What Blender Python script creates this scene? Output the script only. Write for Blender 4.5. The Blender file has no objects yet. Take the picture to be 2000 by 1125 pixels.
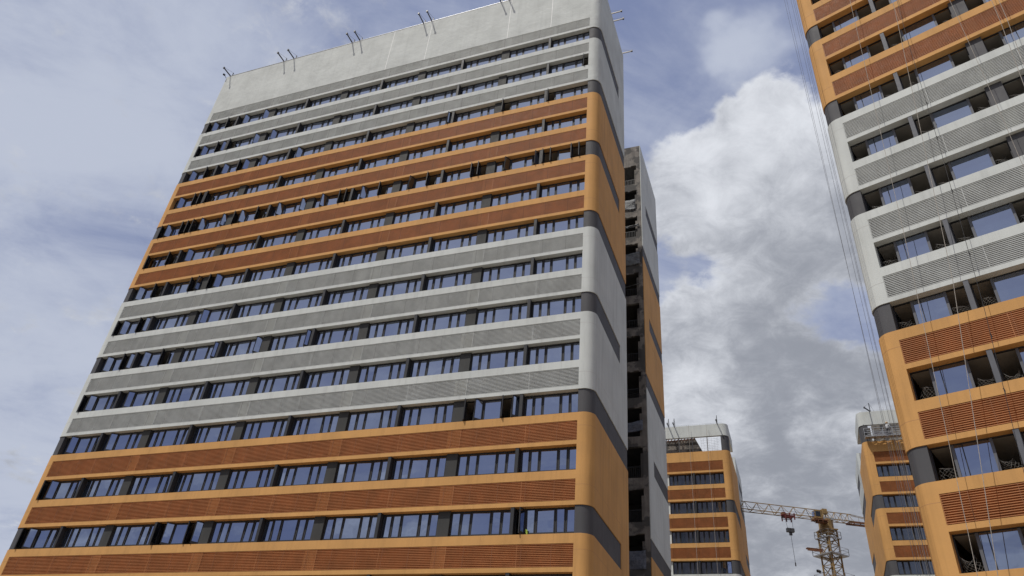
import bpy, bmesh, math, random
from mathutils import Vector, Matrix
R = math.radians
random.seed(7)
scene = bpy.context.scene
COL = scene.collection

# ---------------------------------------------------------------- camera
EYE = 1.6
PITCH, ROLL = 0.6143, 0.0970
cam_d = bpy.data.cameras.new('camera')
cam_o = bpy.data.objects.new('camera', cam_d)
COL.objects.link(cam_o)
cam_d.sensor_width = 36.0
cam_d.lens = 36.0 * 1446.75 / 2000.0
cam_d.clip_start = 0.1
cam_d.clip_end = 6000
rv = Vector((1, 0, 0)); fv = Vector((0, math.cos(PITCH), math.sin(PITCH))); uv = Vector((0, -math.sin(PITCH), math.cos(PITCH)))
r2 = rv * math.cos(ROLL) + uv * math.sin(ROLL)
u2 = -rv * math.sin(ROLL) + uv * math.cos(ROLL)
M = Matrix((r2, u2, -fv)).transposed().to_4x4()
M.translation = Vector((0, 0, EYE))
cam_o.matrix_world = M
scene.camera = cam_o

def pix_dir(u, v):
    f = 1446.75
    d = fv + r2 * ((u - 1000.5) / f) - u2 * ((v - 562.1) / f)
    return d.normalized()

# ---------------------------------------------------------------- light
SUN_EL, SUN_AZ = R(59.5), R(-124)
scene.view_settings.view_transform = 'Standard'
scene.view_settings.look = 'None'
scene.view_settings.gamma = 1
scene.view_settings.exposure = 0.0
sd = bpy.data.lights.new('sun', 'SUN')
sd.energy = 3.2
sd.angle = R(0.6)
sd.color = (1.0, 0.95, 0.87)
so = bpy.data.objects.new('sun', sd)
COL.objects.link(so)
sunv = Vector((math.sin(SUN_AZ) * math.cos(SUN_EL), math.cos(SUN_AZ) * math.cos(SUN_EL), math.sin(SUN_EL)))
so.rotation_euler = sunv.to_track_quat('Z', 'Y').to_euler()
so.location = (0, 0, 120)

# ---------------------------------------------------------------- world sky
world = bpy.data.worlds.new('World')
scene.world = world
world.use_nodes = True
nt = world.node_tree
nt.nodes.clear()
class G:
    """small helper for building node graphs"""
    def __init__(s, nt): s.nt = nt
    def n(s, t, **k):
        x = s.nt.nodes.new(t)
        for a, b in k.items(): setattr(x, a, b)
        return x
    def put(s, sock, v):
        if hasattr(v, 'is_output') or isinstance(v, bpy.types.NodeSocket): s.nt.links.new(v, sock)
        else: sock.default_value = v
    def m(s, op, a, b=0.0, c=0.0, clamp=False):
        x = s.n('ShaderNodeMath', operation=op); x.use_clamp = clamp
        s.put(x.inputs[0], a); s.put(x.inputs[1], b); s.put(x.inputs[2], c)
        return x.outputs[0]
    def vm(s, op, a, b=(0, 0, 0)):
        x = s.n('ShaderNodeVectorMath', operation=op)
        s.put(x.inputs[0], a); s.put(x.inputs[1], b)
        return x.outputs['Value'] if op in ('DOT_PRODUCT', 'LENGTH') else x.outputs[0]
    def noise(s, vec, scale, detail=4, rough=.5, dist=0.0, col=False):
        x = s.n('ShaderNodeTexNoise')
        s.put(x.inputs['Vector'], vec)
        x.inputs['Scale'].default_value = scale; x.inputs['Detail'].default_value = detail
        x.inputs['Roughness'].default_value = rough; x.inputs['Distortion'].default_value = dist
        return x.outputs['Color'] if col else x.outputs['Fac']
    def sm(s, v, lo, hi, a=0.0, b=1.0):
        x = s.n('ShaderNodeMapRange', interpolation_type='SMOOTHSTEP')
        s.put(x.inputs[0], v); x.inputs[1].default_value = lo; x.inputs[2].default_value = hi
        x.inputs[3].default_value = a; x.inputs[4].default_value = b
        return x.outputs[0]
    def mix(s, f, a, b, mode='MIX'):
        x = s.n('ShaderNodeMix', data_type='RGBA', blend_type=mode)
        s.put(x.inputs[0], f)
        s.put(x.inputs[6], a if not isinstance(a, tuple) else a + (1,) * (4 - len(a)))
        s.put(x.inputs[7], b if not isinstance(b, tuple) else b + (1,) * (4 - len(b)))
        return x.outputs[2]
g = G(nt)
tc = g.n('ShaderNodeTexCoord')
d = g.vm('NORMALIZE', tc.outputs['Generated'])
sep = g.n('ShaderNodeSeparateXYZ'); g.put(sep.inputs[0], d)
dz = g.m('ADD', g.m('MAXIMUM', sep.outputs[2], 0.0), 0.2)
comb = g.n('ShaderNodeCombineXYZ')
g.put(comb.inputs[0], g.m('DIVIDE', sep.outputs[0], dz)); g.put(comb.inputs[1], g.m('DIVIDE', sep.outputs[1], dz))
P = comb.outputs[0]                                   # position on a flat cloud layer
warp = g.vm('SCALE', g.vm('SUBTRACT', g.noise(P, 3.0, 5, .6, col=True), (.5, .5, .5)))
warp.node.inputs['Scale'].default_value = .22
dw = g.vm('ADD', d, warp)
def blob(u, v, rad, soft=.6):
    """soft round mass of cloud round a compass direction, radius in degrees"""
    c = pix_dir(u, v)
    dd = g.m('ARCCOSINE', g.m('MINIMUM', g.vm('DOT_PRODUCT', g.vm('NORMALIZE', dw), tuple(c)), .99999))
    return g.sm(dd, R(rad), R(rad * (1 - soft)))
def total(lst):
    o = None
    for b in lst:
        x = g.m('MULTIPLY', blob(*b[:3]), b[3] if len(b) > 3 else 1.0)
        o = x if o is None else g.m('ADD', o, x)
    return o
puff = g.noise(P, 5.5, 9, .62)
big = g.noise(P, 1.6, 6, .55)
mass = total([(1530, 250, 5.5, 1), (1470, 330, 7.5, 1), (1370, 440, 6.5, .9), (1560, 430, 9, 1), (1450, 560, 8, .55), (1600, 640, 6, .2),
              (1450, 800, 12, 1.1), (1600, 880, 11, 1.0), (1350, 720, 7, .8), (1500, 1050, 12, 1), (1700, 950, 9, .8),
              (1850, 500, 14, .5), (1960, 900, 16, .9), (1000, 1100, 22, .7), (1385, 555, 3.6, -.95), (1655, 640, 5.5, -1.1), (1300, 520, 3.0, -.3), (1310, 390, 5.5, .6), (1330, 180, 6, -.4), (1430, 60, 9, -.5), (1250, 150, 9, -.5), (1620, 60, 8, -.5)])
dens = g.m('ADD', g.m('MULTIPLY', mass, .72), g.m('MULTIPLY', g.m('SUBTRACT', puff, .5), 2.3))
dens = g.m('ADD', dens, g.m('MULTIPLY', g.m('SUBTRACT', g.noise(P, 22.0, 8, .72, .5), .5), .85))
# the half of the sky behind the viewer: broken cloud, seen only as reflections and light
back = g.sm(sep.outputs[1], .15, -.25)
bcl = g.m('MULTIPLY', g.sm(g.m('ADD', big, g.m('MULTIPLY', puff, .5)), .66, .92), back)
cum = g.m('MAXIMUM', g.sm(dens, .06, .66), bcl)
# thin high cloud
stretch = g.n('ShaderNodeMapping'); g.put(stretch.inputs[0], P)
stretch.inputs['Rotation'].default_value = (0, 0, R(-50)); stretch.inputs['Scale'].default_value = (1.0, 1.8, 1)
wn = g.noise(stretch.outputs[0], 2.2, 8, .62, .6)
veil = g.m('ADD', g.m('MULTIPLY', wn, 1.15), total([(60, 700, 26, .10), (0, 1000, 24, .20), (120, 80, 16, .20), (130, 90, 4, .08), (230, 250, 5, .08), (1440, 120, 3.6, .30), (1400, 110, 2.5, .12), (900, -100, 20, -.08), (1330, 60, 16, -.10), (250, 420, 14, -.05)]))
veil = g.m('ADD', veil, g.m('MULTIPLY', g.m('SUBTRACT', g.noise(P, 6.0, 9, .66, .9), .5), .42))
veil = g.sm(veil, .22, .98)
sky = g.n('ShaderNodeTexSky', sky_type='NISHITA')
sky.sun_disc = False; sky.sun_elevation = SUN_EL; sky.sun_rotation = SUN_AZ % (2 * math.pi)
sky.air_density = 1.0; sky.dust_density = 1.5; sky.ozone_density = 2.0
BG = 0.10
def L(r_, g_, b_): return (r_ / BG, g_ / BG, b_ / BG)
hz = g.mix(.85, sky.outputs[0], L(.21, .255, .43))             # hazy desaturated blue
hz = g.mix(g.m('MULTIPLY', back, .8), hz, L(.24, .275, .44))          # clearer blue away from the cloud bank
veil = g.m('MULTIPLY', veil, g.m('SUBTRACT', 1.0, g.m('MULTIPLY', back, .65)))
base = g.mix(veil, hz, L(.495, .54, .655))
# cumulus tone: bright sunward heads, grey bellies
tone = g.m('ADD', g.m('MULTIPLY', g.noise(P, 3.2, 8, .6), .95), g.m('MULTIPLY', g.noise(P, 9.0, 6, .6), .25))
tone = g.m('ADD', tone, total([(1530, 215, 4.5, .24), (1400, 330, 5, .10), (1330, 400, 5, .14), (1460, 480, 8, .06), (1560, 330, 7, .10), (1600, 500, 7, -.12), (1450, 740, 9, -.08), (1560, 800, 8, -.12),
                               (1510, 700, 6, .05), (1350, 800, 5, .16), (1440, 880, 4.5, .22), (1660, 850, 4, .30), (1330, 330, 4, .12), (1580, 640, 6, -.10), (1540, 1020, 10, -.14), (1330, 690, 6, .12)]))
tone = g.m('ADD', tone, g.m('MULTIPLY', g.m('SUBTRACT', g.noise(P, 15.0, 9, .72, .5), .5), .60))
rim = g.m('SUBTRACT', 1.0, g.sm(dens, .35, 1.05))
tone = g.m('ADD', tone, g.m('MULTIPLY', rim, .16))
tone = g.sm(tone, .34, 1.12)
cc = g.mix(tone, L(.30, .32, .37), L(.76, .785, .84))
fin = g.mix(cum, base, cc)
# bright milky air round the sun
sdist = g.m('ARCCOSINE', g.m('MINIMUM', g.vm('DOT_PRODUCT', d, tuple(sunv)), .99999))
fin = g.mix(g.m('MULTIPLY', g.sm(sdist, R(50), R(4)), .62), fin, L(1.0, .98, .99))
low = g.sm(sep.outputs[2], 0.0, -.03)
fin = g.mix(low, fin, L(.22, .21, .2))
bgn = g.n('ShaderNodeBackground'); g.put(bgn.inputs[0], fin); bgn.inputs[1].default_value = BG
wo = g.n('ShaderNodeOutputWorld'); nt.links.new(bgn.outputs[0], wo.inputs[0])

# ---------------------------------------------------------------- materials
def mat(name, base, rough=.7, var=.06, scale=.6, bump=0.0, bscale=30, metal=0.0, streak=0.0, spec=.5, dark=None, darkamt=.0, dscale=.4):
    m = bpy.data.materials.new(name); m.use_nodes = True
    n = m.node_tree; n.nodes.clear(); q = G(n)
    out = q.n('ShaderNodeOutputMaterial'); b = q.n('ShaderNodeBsdfPrincipled')
    n.links.new(b.outputs[0], out.inputs[0])
    t = q.n('ShaderNodeTexCoord').outputs['Object']
    f = q.noise(t, scale, 6, .6)
    k = q.sm(f, .3, .7, 1 - var, 1 + var)
    if streak:
        mp = q.n('ShaderNodeMapping'); q.put(mp.inputs[0], t); mp.inputs['Scale'].default_value = (2.2, 2.2, .12)
        s2 = q.sm(q.noise(mp.outputs[0], 1.0, 5, .65), .42, .8, 1.0, 1 - streak)
        k = q.m('MULTIPLY', k, s2)
    hs = q.vm('SCALE', tuple(base)); q.put(hs.node.inputs['Scale'], k)
    c = hs
    if dark is not None:
        c = q.mix(q.m('MULTIPLY', q.sm(q.noise(t, dscale, 5, .6), .48, .55), darkamt), hs, tuple(dark))
    q.put(b.inputs['Base Color'], c)
    q.put(b.inputs['Roughness'], q.sm(q.noise(t, scale * 4, 3), .2, .8, max(rough - .06, .02), min(rough + .06, 1)))
    b.inputs['Metallic'].default_value = metal
    b.inputs['Specular IOR Level'].default_value = spec
    if bump:
        bp_ = q.n('ShaderNodeBump'); bp_.inputs['Strength'].default_value = 1.0; bp_.inputs['Distance'].default_value = bump
        q.put(bp_.inputs['Height'], q.noise(t, bscale, 4, .6)); n.links.new(bp_.outputs[0], b.inputs['Normal'])
    return m
def glass(name, tint=(.012, .015, .02), ior=4.7, wav=.004):
    m = bpy.data.materials.new(name); m.use_nodes = True
    n = m.node_tree; n.nodes.clear(); q = G(n)
    out = q.n('ShaderNodeOutputMaterial')
    t = q.n('ShaderNodeTexCoord').outputs['Object']
    oi = q.n('ShaderNodeObjectInfo')
    tt = q.vm('ADD', t, oi.outputs['Location'])
    b = q.n('ShaderNodeBsdfPrincipled')
    b.inputs['Base Color'].default_value = tint + (1,)
    b.inputs['Roughness'].default_value = .015
    b.inputs['IOR'].default_value = ior
    b.inputs['Specular Tint'].default_value = (.64, .74, 1.0, 1)
    bp_ = q.n('ShaderNodeBump'); bp_.inputs['Strength'].default_value = 1.0; bp_.inputs['Distance'].default_value = wav
    q.put(bp_.inputs['Height'], q.noise(tt, 1.1, 2, .4)); n.links.new(bp_.outputs[0], b.inputs['Normal'])
    n.links.new(b.outputs[0], out.inputs[0])
    return m
ORANGE = (.55, .30, .105)
M_ = {
 'orange': mat('orange_render', ORANGE, .8, .08, .35, .004, 26, streak=.18, spec=.25),
 'grey': mat('pale_grey_render', (.535, .56, .54), .8, .07, .35, .004, 26, streak=.18, spec=.25),
 'grey_plaster': mat('uneven_grey_plaster', (.51, .535, .515), .8, .09, .45, .05, 1.6, streak=.12, spec=.25),
 'dark': mat('charcoal_render', (.072, .072, .077), .72, .10, .5, .003, 30, streak=.10, spec=.3),
 'louvre_orange': mat('rust_orange_louvre_paint', (.44, .185, .072), .6, .14, .8, streak=.10, spec=.3),
 'back_orange': mat('orange_louvre_backing', (.46, .155, .040), .8, .22, 1.1, streak=.15),
 'patch_orange': mat('lit_orange_column', (.66, .31, .105), .8, .06, 1.1),
 'louvre_grey': mat('grey_louvre_paint', (.54, .56, .545), .6, .12, .8, streak=.12, spec=.3),
 'back_grey': mat('grey_louvre_backing', (.42, .43, .415), .8, .2, 1.1, streak=.12),
 'patch_grey': mat('grey_column_render', (.56, .58, .56), .8, .05, 1.1),
 'frame': mat('charcoal_window_frame', (.032, .033, .037), .62, .08, 2, spec=.25),
 'frame2': mat('grey_window_frame', (.11, .115, .13), .65, .08, 2, spec=.25),
 'glass': glass('coated_glass'),
 'glass2': glass('blue_coated_glass', (.015, .022, .035), 4.3, .003),
 'joint_o': mat('orange_joint_sealant', (.42, .22, .09), .8, .05),
 'joint_g': mat('grey_joint_sealant', (.45, .45, .43), .8, .05),
 'joint_d': mat('dark_louvre_joint', (.22, .22, .215), .8, .05),
 'joint_b': mat('brown_louvre_joint', (.22, .085, .035), .8, .05),
 'pier': mat('charcoal_pier', (.048, .049, .048), .75, .12, .6, .003, 30, streak=.15, spec=.25),
 'joint_w': mat('white_joint_sealant', (.85, .85, .83), .7, .05),
 'inside': mat('bare_interior_plaster', (.20, .19, .18), .9, .2, 1.0),
 'inside_shade': mat('shade_darkened_plaster', (.07, .065, .06), .9, .2, 1.0),  # shade of the open bay rooms put into the plaster colour
 'ceiling': mat('bare_ceiling', (.34, .32, .29), .9, .15, .8),
 'concrete': mat('raw_stained_concrete', (.20, .18, .16), .9, .22, 1.3, .01, 8, streak=.4, dark=(.06, .057, .055), darkamt=.85, dscale=.55),
 'concrete_l': mat('pale_concrete', (.34, .33, .31), .9, .15, 1.0, .01, 8, streak=.2),
 'steel': mat('dark_steel', (.06, .06, .065), .5, .2, 3, metal=.3),
 'galv': mat('galvanised_steel', (.38, .39, .40), .45, .2, 4, metal=.6),
 'beam': mat('pale_painted_beam', (.42, .40, .36), .6, .15, 3),
 'rope': mat('pale_rope', (.34, .31, .27), .9, .25, 12),
 'rope_d': mat('dark_rope', (.10, .10, .11), .9, .2, 12),
 'rope_b': mat('black_cable', (.02, .02, .022), .7, .2, 12),
 'net': mat('dirty_white_net', (.24, .23, .215), .9, .15, 6),
 'plastic': mat('crumpled_plastic_sheet', (.14, .145, .15), .55, .3, 3, .10, 5, spec=.4),
 'plastic_d': mat('dark_striped_sheet', (.10, .11, .14), .6, .3, 6, .03, 9),
 'crane': mat('weathered_crane_yellow', (.27, .175, .065), .6, .3, 1.5, streak=.2),
 'crane_red': mat('dark_red_paint', (.14, .02, .02), .6, .2, 2),
 'rust': mat('rusty_brown_steel', (.16, .07, .035), .8, .3, 2),
 'ground': mat('dusty_concrete_ground', (.24, .20, .155), .95, .2, .15, .01, 4),
 'skin': mat('brown_skin', (.25, .14, .09), .6, .05, 5),
 'helmet': mat('tan_helmet', (.65, .40, .16), .4, .05, 5),
 'shirt': mat('pale_grey_shirt', (.45, .46, .47), .9, .1, 5),
 'trouser': mat('dark_trousers', (.05, .05, .06), .9, .1, 5),
 'hiviz': mat('yellow_green_cloth', (.32, .44, .06), .7, .1, 6),
 'board': mat('pale_board_sheet', (.46, .46, .48), .7, .1, 2),
}

# ---------------------------------------------------------------- mesh helpers
class MB:
    def __init__(s, *mats): s.v = []; s.f = []; s.mi = []; s.mats = list(mats)
    def mat(s, m):
        if m not in s.mats: s.mats.append(m)
        return s.mats.index(m)
    def box(s, x0, x1, y0, y1, z0, z1, m=None):
        if x1 <= x0 or y1 <= y0 or z1 <= z0: return s
        k = 0 if m is None else s.mat(m)
        b = len(s.v)
        s.v += [(x0, y0, z0), (x1, y0, z0), (x1, y1, z0), (x0, y1, z0), (x0, y0, z1), (x1, y0, z1), (x1, y1, z1), (x0, y1, z1)]
        s.f += [(b, b + 3, b + 2, b + 1), (b + 4, b + 5, b + 6, b + 7), (b, b + 1, b + 5, b + 4), (b + 1, b + 2, b + 6, b + 5), (b + 2, b + 3, b + 7, b + 6), (b + 3, b, b + 4, b + 7)]
        s.mi += [k] * 6
        return s
    def prism(s, pts, z0, z1, m=None):
        """closed plan outline, counter-clockwise, pulled up from z0 to z1"""
        k = 0 if m is None else s.mat(m)
        b = len(s.v); n = len(pts)
        s.v += [(x, y, z0) for x, y in pts] + [(x, y, z1) for x, y in pts]
        for i in range(n):
            j = (i + 1) % n
            s.f.append((b + i, b + j, b + n + j, b + n + i)); s.mi.append(k)
        s.f.append(tuple(b + i for i in reversed(range(n)))); s.mi.append(k)
        s.f.append(tuple(b + n + i for i in range(n))); s.mi.append(k)
        return s
    def bar(s, a, b_, w=.05, h=None, m=None):
        """square bar from a to b_"""
        a = Vector(a); b_ = Vector(b_); h = h or w
        k = 0 if m is None else s.mat(m)
        dd = (b_ - a)
        if dd.length < 1e-6: return s
        dd.normalize()
        up = Vector((0, 0, 1)) if abs(dd.z) < .95 else Vector((0, 1, 0))
        sx = dd.cross(up).normalized() * (w / 2); sy = sx.cross(dd).normalized() * (h / 2)
        b = len(s.v)
        for p in (a, b_):
            for q in (-sx - sy, sx - sy, sx + sy, -sx + sy): s.v.append(tuple(p + q))
        s.f += [(b, b + 3, b + 2, b + 1), (b + 4, b + 5, b + 6, b + 7), (b, b + 1, b + 5, b + 4), (b + 1, b + 2, b + 6, b + 5), (b + 2, b + 3, b + 7, b + 6), (b + 3, b, b + 4, b + 7)]
        s.mi += [k] * 6
        return s
    def tube(s, pts, r, n=6, m=None):
        k = 0 if m is None else s.mat(m)
        pts = [Vector(p) for p in pts]; b = len(s.v)
        for i, p in enumerate(pts):
            dd = (pts[min(i + 1, len(pts) - 1)] - pts[max(i - 1, 0)]).normalized()
            up = Vector((0, 0, 1)) if abs(dd.z) < .95 else Vector((0, 1, 0))
            sx = dd.cross(up).normalized(); sy = sx.cross(dd).normalized()
            for j in range(n):
                a = 2 * math.pi * j / n
                s.v.append(tuple(p + sx * (r * math.cos(a)) + sy * (r * math.sin(a))))
        for i in range(len(pts) - 1):
            for j in range(n):
                j2 = (j + 1) % n
                s.f.append((b + i * n + j, b + i * n + j2, b + (i + 1) * n + j2, b + (i + 1) * n + j)); s.mi.append(k)
        return s
    def mesh(s, name):
        me = bpy.data.meshes.new(name)
        me.from_pydata(s.v, [], s.f)
        for m in s.mats: me.materials.append(m)
        if len(s.mats) > 1: me.polygons.foreach_set('material_index', s.mi)
        me.update()
        bm = bmesh.new(); bm.from_mesh(me); bmesh.ops.recalc_face_normals(bm, faces=bm.faces); bm.to_mesh(me); bm.free()
        return me
    def build(s, name, parent=None, loc=(0, 0, 0), rot=(0, 0, 0), smooth=False):
        me = s.mesh(name)
        return link(name, me, parent, loc, rot, smooth)
def link(name, me, parent=None, loc=(0, 0, 0), rot=(0, 0, 0), smooth=False):
    if smooth:
        me.polygons.foreach_set('use_smooth', [True] * len(me.polygons))
        try: me.set_sharp_from_angle(angle=R(30))
        except Exception: pass
    o = bpy.data.objects.new(name, me)
    COL.objects.link(o); o.parent = parent; o.location = loc; o.rotation_euler = rot
    return o
def tag(o, label=None, cat=None, group=None, kind=None):
    if label: o['label'] = label
    if cat: o['category'] = cat
    if group: o['group'] = group
    if kind: o['kind'] = kind
    return o
def empty(name, loc, rz=0):
    o = bpy.data.objects.new(name, None); COL.objects.link(o)
    o.location = loc; o.rotation_euler = (0, 0, rz); o.empty_display_size = .5
    return o

# ---------------------------------------------------------------- ground
gm = MB(M_['ground']); gm.v = [(-2500, -2500, 0), (2500, -2500, 0), (2500, 2500, 0), (-2500, 2500, 0)]; gm.f = [(0, 1, 2, 3)]; gm.mi = [0]
tag(gm.build('ground'), kind='structure')

# ---------------------------------------------------------------- tower parts
HF = 3.6
LBo, OTo, OBo = 1.25, 1.50, 3.07
WH = OBo - OTo
WD = .56                    # depth of the window plane behind the wall face
CW, CR = .97, .72           # corner overhang and radius
def arc(cx, cy, r, a0, a1, n=14):
    return [(cx + r * math.cos(a0 + (a1 - a0) * i / n), cy + r * math.sin(a0 + (a1 - a0) * i / n)) for i in range(n + 1)]
def corner_path(xe, side, y2, off=0.0):
    """outer line of a rounded corner; side=+1 right end, -1 left end; off moves it inwards"""
    r = CR - off
    p = [(xe, off)] + [(x, y) for x, y in arc(xe + side * (CW - CR), CR, r, -math.pi / 2, 0 if side > 0 else -math.pi, 14)] + [(xe + side * (CW - off), y2)]
    return p
def corner_poly(xe, side, y2, off=0.0):
    p = corner_path(xe, side, y2, off)
    p += [(xe + side * (CW - .42), y2), (xe + side * (CW - .42), .62), (xe, .62)]
    return p if side > 0 else p[::-1]

def window_mesh(w, opens, hollow=()):
    """five-light strip window: frame and glass meshes. opens/hollow: indices of lights left open"""
    n = .168 * w; lights = [n, n, w - 4 * n, n, n]
    fr = MB(M_['frame']); gl = MB(M_['glass'])
    fr.box(0, w, 0, .10, 0, .05); fr.box(0, w, 0, .10, WH - .05, WH)
    x = 0
    for i, lw in enumerate(lights):
        fr.box(x - (.03 if i else 0), x + .03, -.01, .11, .05, WH - .05)
        if i not in opens:
            a, b = x + .035, x + lw - .035
            fr.box(a, a + .055, -.035, .05, .055, WH - .055); fr.box(b - .055, b, -.035, .05, .055, WH - .055)
            fr.box(a + .055, b - .055, -.035, .05, .055, .20); fr.box(a + .055, b - .055, -.035, .05, WH - .11, WH - .055)
            g0 = len(gl.v); gl.box(a + .055, b - .055, .0, .012, .20, WH - .11)
            ta, tb_ = random.gauss(0, .017), random.gauss(0, .017)          # no two panes sit quite true
            gl.v[g0:] = [(p[0], p[1] + ta * (p[0] - (a + b) / 2) + tb_ * (p[2] - WH / 2), p[2]) for p in gl.v[g0:]]
        x += lw
    fr.box(w - .03, w, -.01, .11, .05, WH - .05)
    return fr, gl, lights
def sash_mesh(lw):
    """open casement, hinge on the local z axis, reaching along -x"""
    s = MB(M_['frame'], M_['glass']); w = lw - .07; h0, h1 = .055, WH - .055
    s.box(-w, -w + .06, -.03, .03, h0, h1); s.box(-.06, 0, -.03, .03, h0, h1)
    s.box(-w + .06, -.06, -.03, .03, h0, .20); s.box(-w + .06, -.06, -.03, .03, h1 - .06, h1)
    s.box(-w + .06, -.06, -.006, .006, .20, h1 - .06, M_['glass'])
    return s
_cache = {}
def add_window(par, x, z, w, opens, stuff=None, WD=.30):
    """opens: {light index: ('R'|'L', angle)}"""
    if stuff is None:
        key = (round(w, 2), tuple(sorted(opens)))
        if key not in _cache:
            f, g2, li = window_mesh(w, opens)
            _cache[key] = (f.mesh('window'), g2.mesh('pane'), li)
        fm, gm_, li = _cache[key]
        wo_ = link('window', fm, par, (x, WD, z))
        link('pane', window_mesh(w, opens)[1].mesh('pane'), wo_)
    else:
        f, g2, li = window_mesh(w, opens)
        for src in (f, g2):
            b = len(stuff.v); stuff.v += [(p[0] + x, p[1] + WD, p[2] + z) for p in src.v]
            stuff.f += [tuple(i + b for i in fc) for fc in src.f]
            k = stuff.mat(src.mats[0]); stuff.mi += [k] * len(src.f)
    xs = [0]
    for l_ in li: xs.append(xs[-1] + l_)
    for i, (side, ang) in opens.items():
        lw = li[i]
        if side == 'R': hx = xs[i + 1] - .035; rz = R(ang)
        else: hx = xs[i] + .035; rz = R(-ang)
        if stuff is None:
            k2 = ('s', round(lw, 3), side)
            if k2 not in _cache:
                sm_ = sash_mesh(lw)
                if side == 'L': sm_.v = [(-p[0], p[1], p[2]) for p in sm_.v]
                _cache[k2] = sm_.mesh('casement')
            link('casement', _cache[k2], wo_, (hx, -.03, 0), (0, 0, rz))
        else:
            sm_ = sash_mesh(lw); sg = -1 if side == 'L' else 1
            c, s_ = math.cos(rz), math.sin(rz); b = len(stuff.v)
            for p in sm_.v:
                px, py = sg * p[0], p[1]
                stuff.v.append((x + hx + px * c - py * s_, WD - .03 + px * s_ + py * c, z + p[2]))
            stuff.f += [tuple(i2 + b for i2 in fc) for fc in sm_.f]
            for k3 in sm_.mi: stuff.mi.append(stuff.mat(sm_.mats[k3]))

def louvre(par, x0, x1, zt, orange, cols):
    lm = M_['louvre_orange' if orange else 'louvre_grey']; bm_ = M_['back_orange' if orange else 'back_grey']; pm = M_['patch_orange' if orange else 'patch_grey']
    m = MB(lm, bm_, pm)
    jn = M_['joint_b' if orange else 'joint_d']  # blade joints, with the shadow in the gaps put into their dark colour
    zb = zt - LBo
    # backing wall with the structural columns coming forward, their brighter light put into a lighter colour
    m.box(x0, x1, .17, .60, zb, zt, bm_)
    for c in cols:
        if x0 < c < x1: m.box(c - .43, c + .43, .088, .168, zb + .002, zt - .002, pm)
    n = 13; p = LBo / n
    for i in range(n):
        z = zb + (i + .5) * p + .012
        b = len(m.v)     # blade: front edge low, back edge high
        y0, y1 = .020, .072
        sec = [(y0, z - .020), (y0, z + .008), (y0 + .010, z + .011), (.078, z + .026), (.078, z + .018), (y0 + .008, z - .018)]
        ns = len(sec)
        for xx in (x0, x1): m.v += [(xx, a, b2) for a, b2 in sec]
        for j in range(ns):
            j2 = (j + 1) % ns; m.f.append((b + j, b + j2, b + ns + j2, b + ns + j)); m.mi.append(0)
        m.f += [tuple(b + j for j in reversed(range(ns))), tuple(b + ns + j for j in range(ns))]; m.mi += [0, 0]
    x = x0 + 1.0
    while x < x1:
        m.box(x - .009, x + .009, .017, .040, zb, zt, jn); x += 1.72
    x = x0 + .02
    while x < x1:
        m.box(x - .008, x + .008, .018, .021, zb, zt, lm); x += 4.285
    return m.build('louvre', par)

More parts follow.
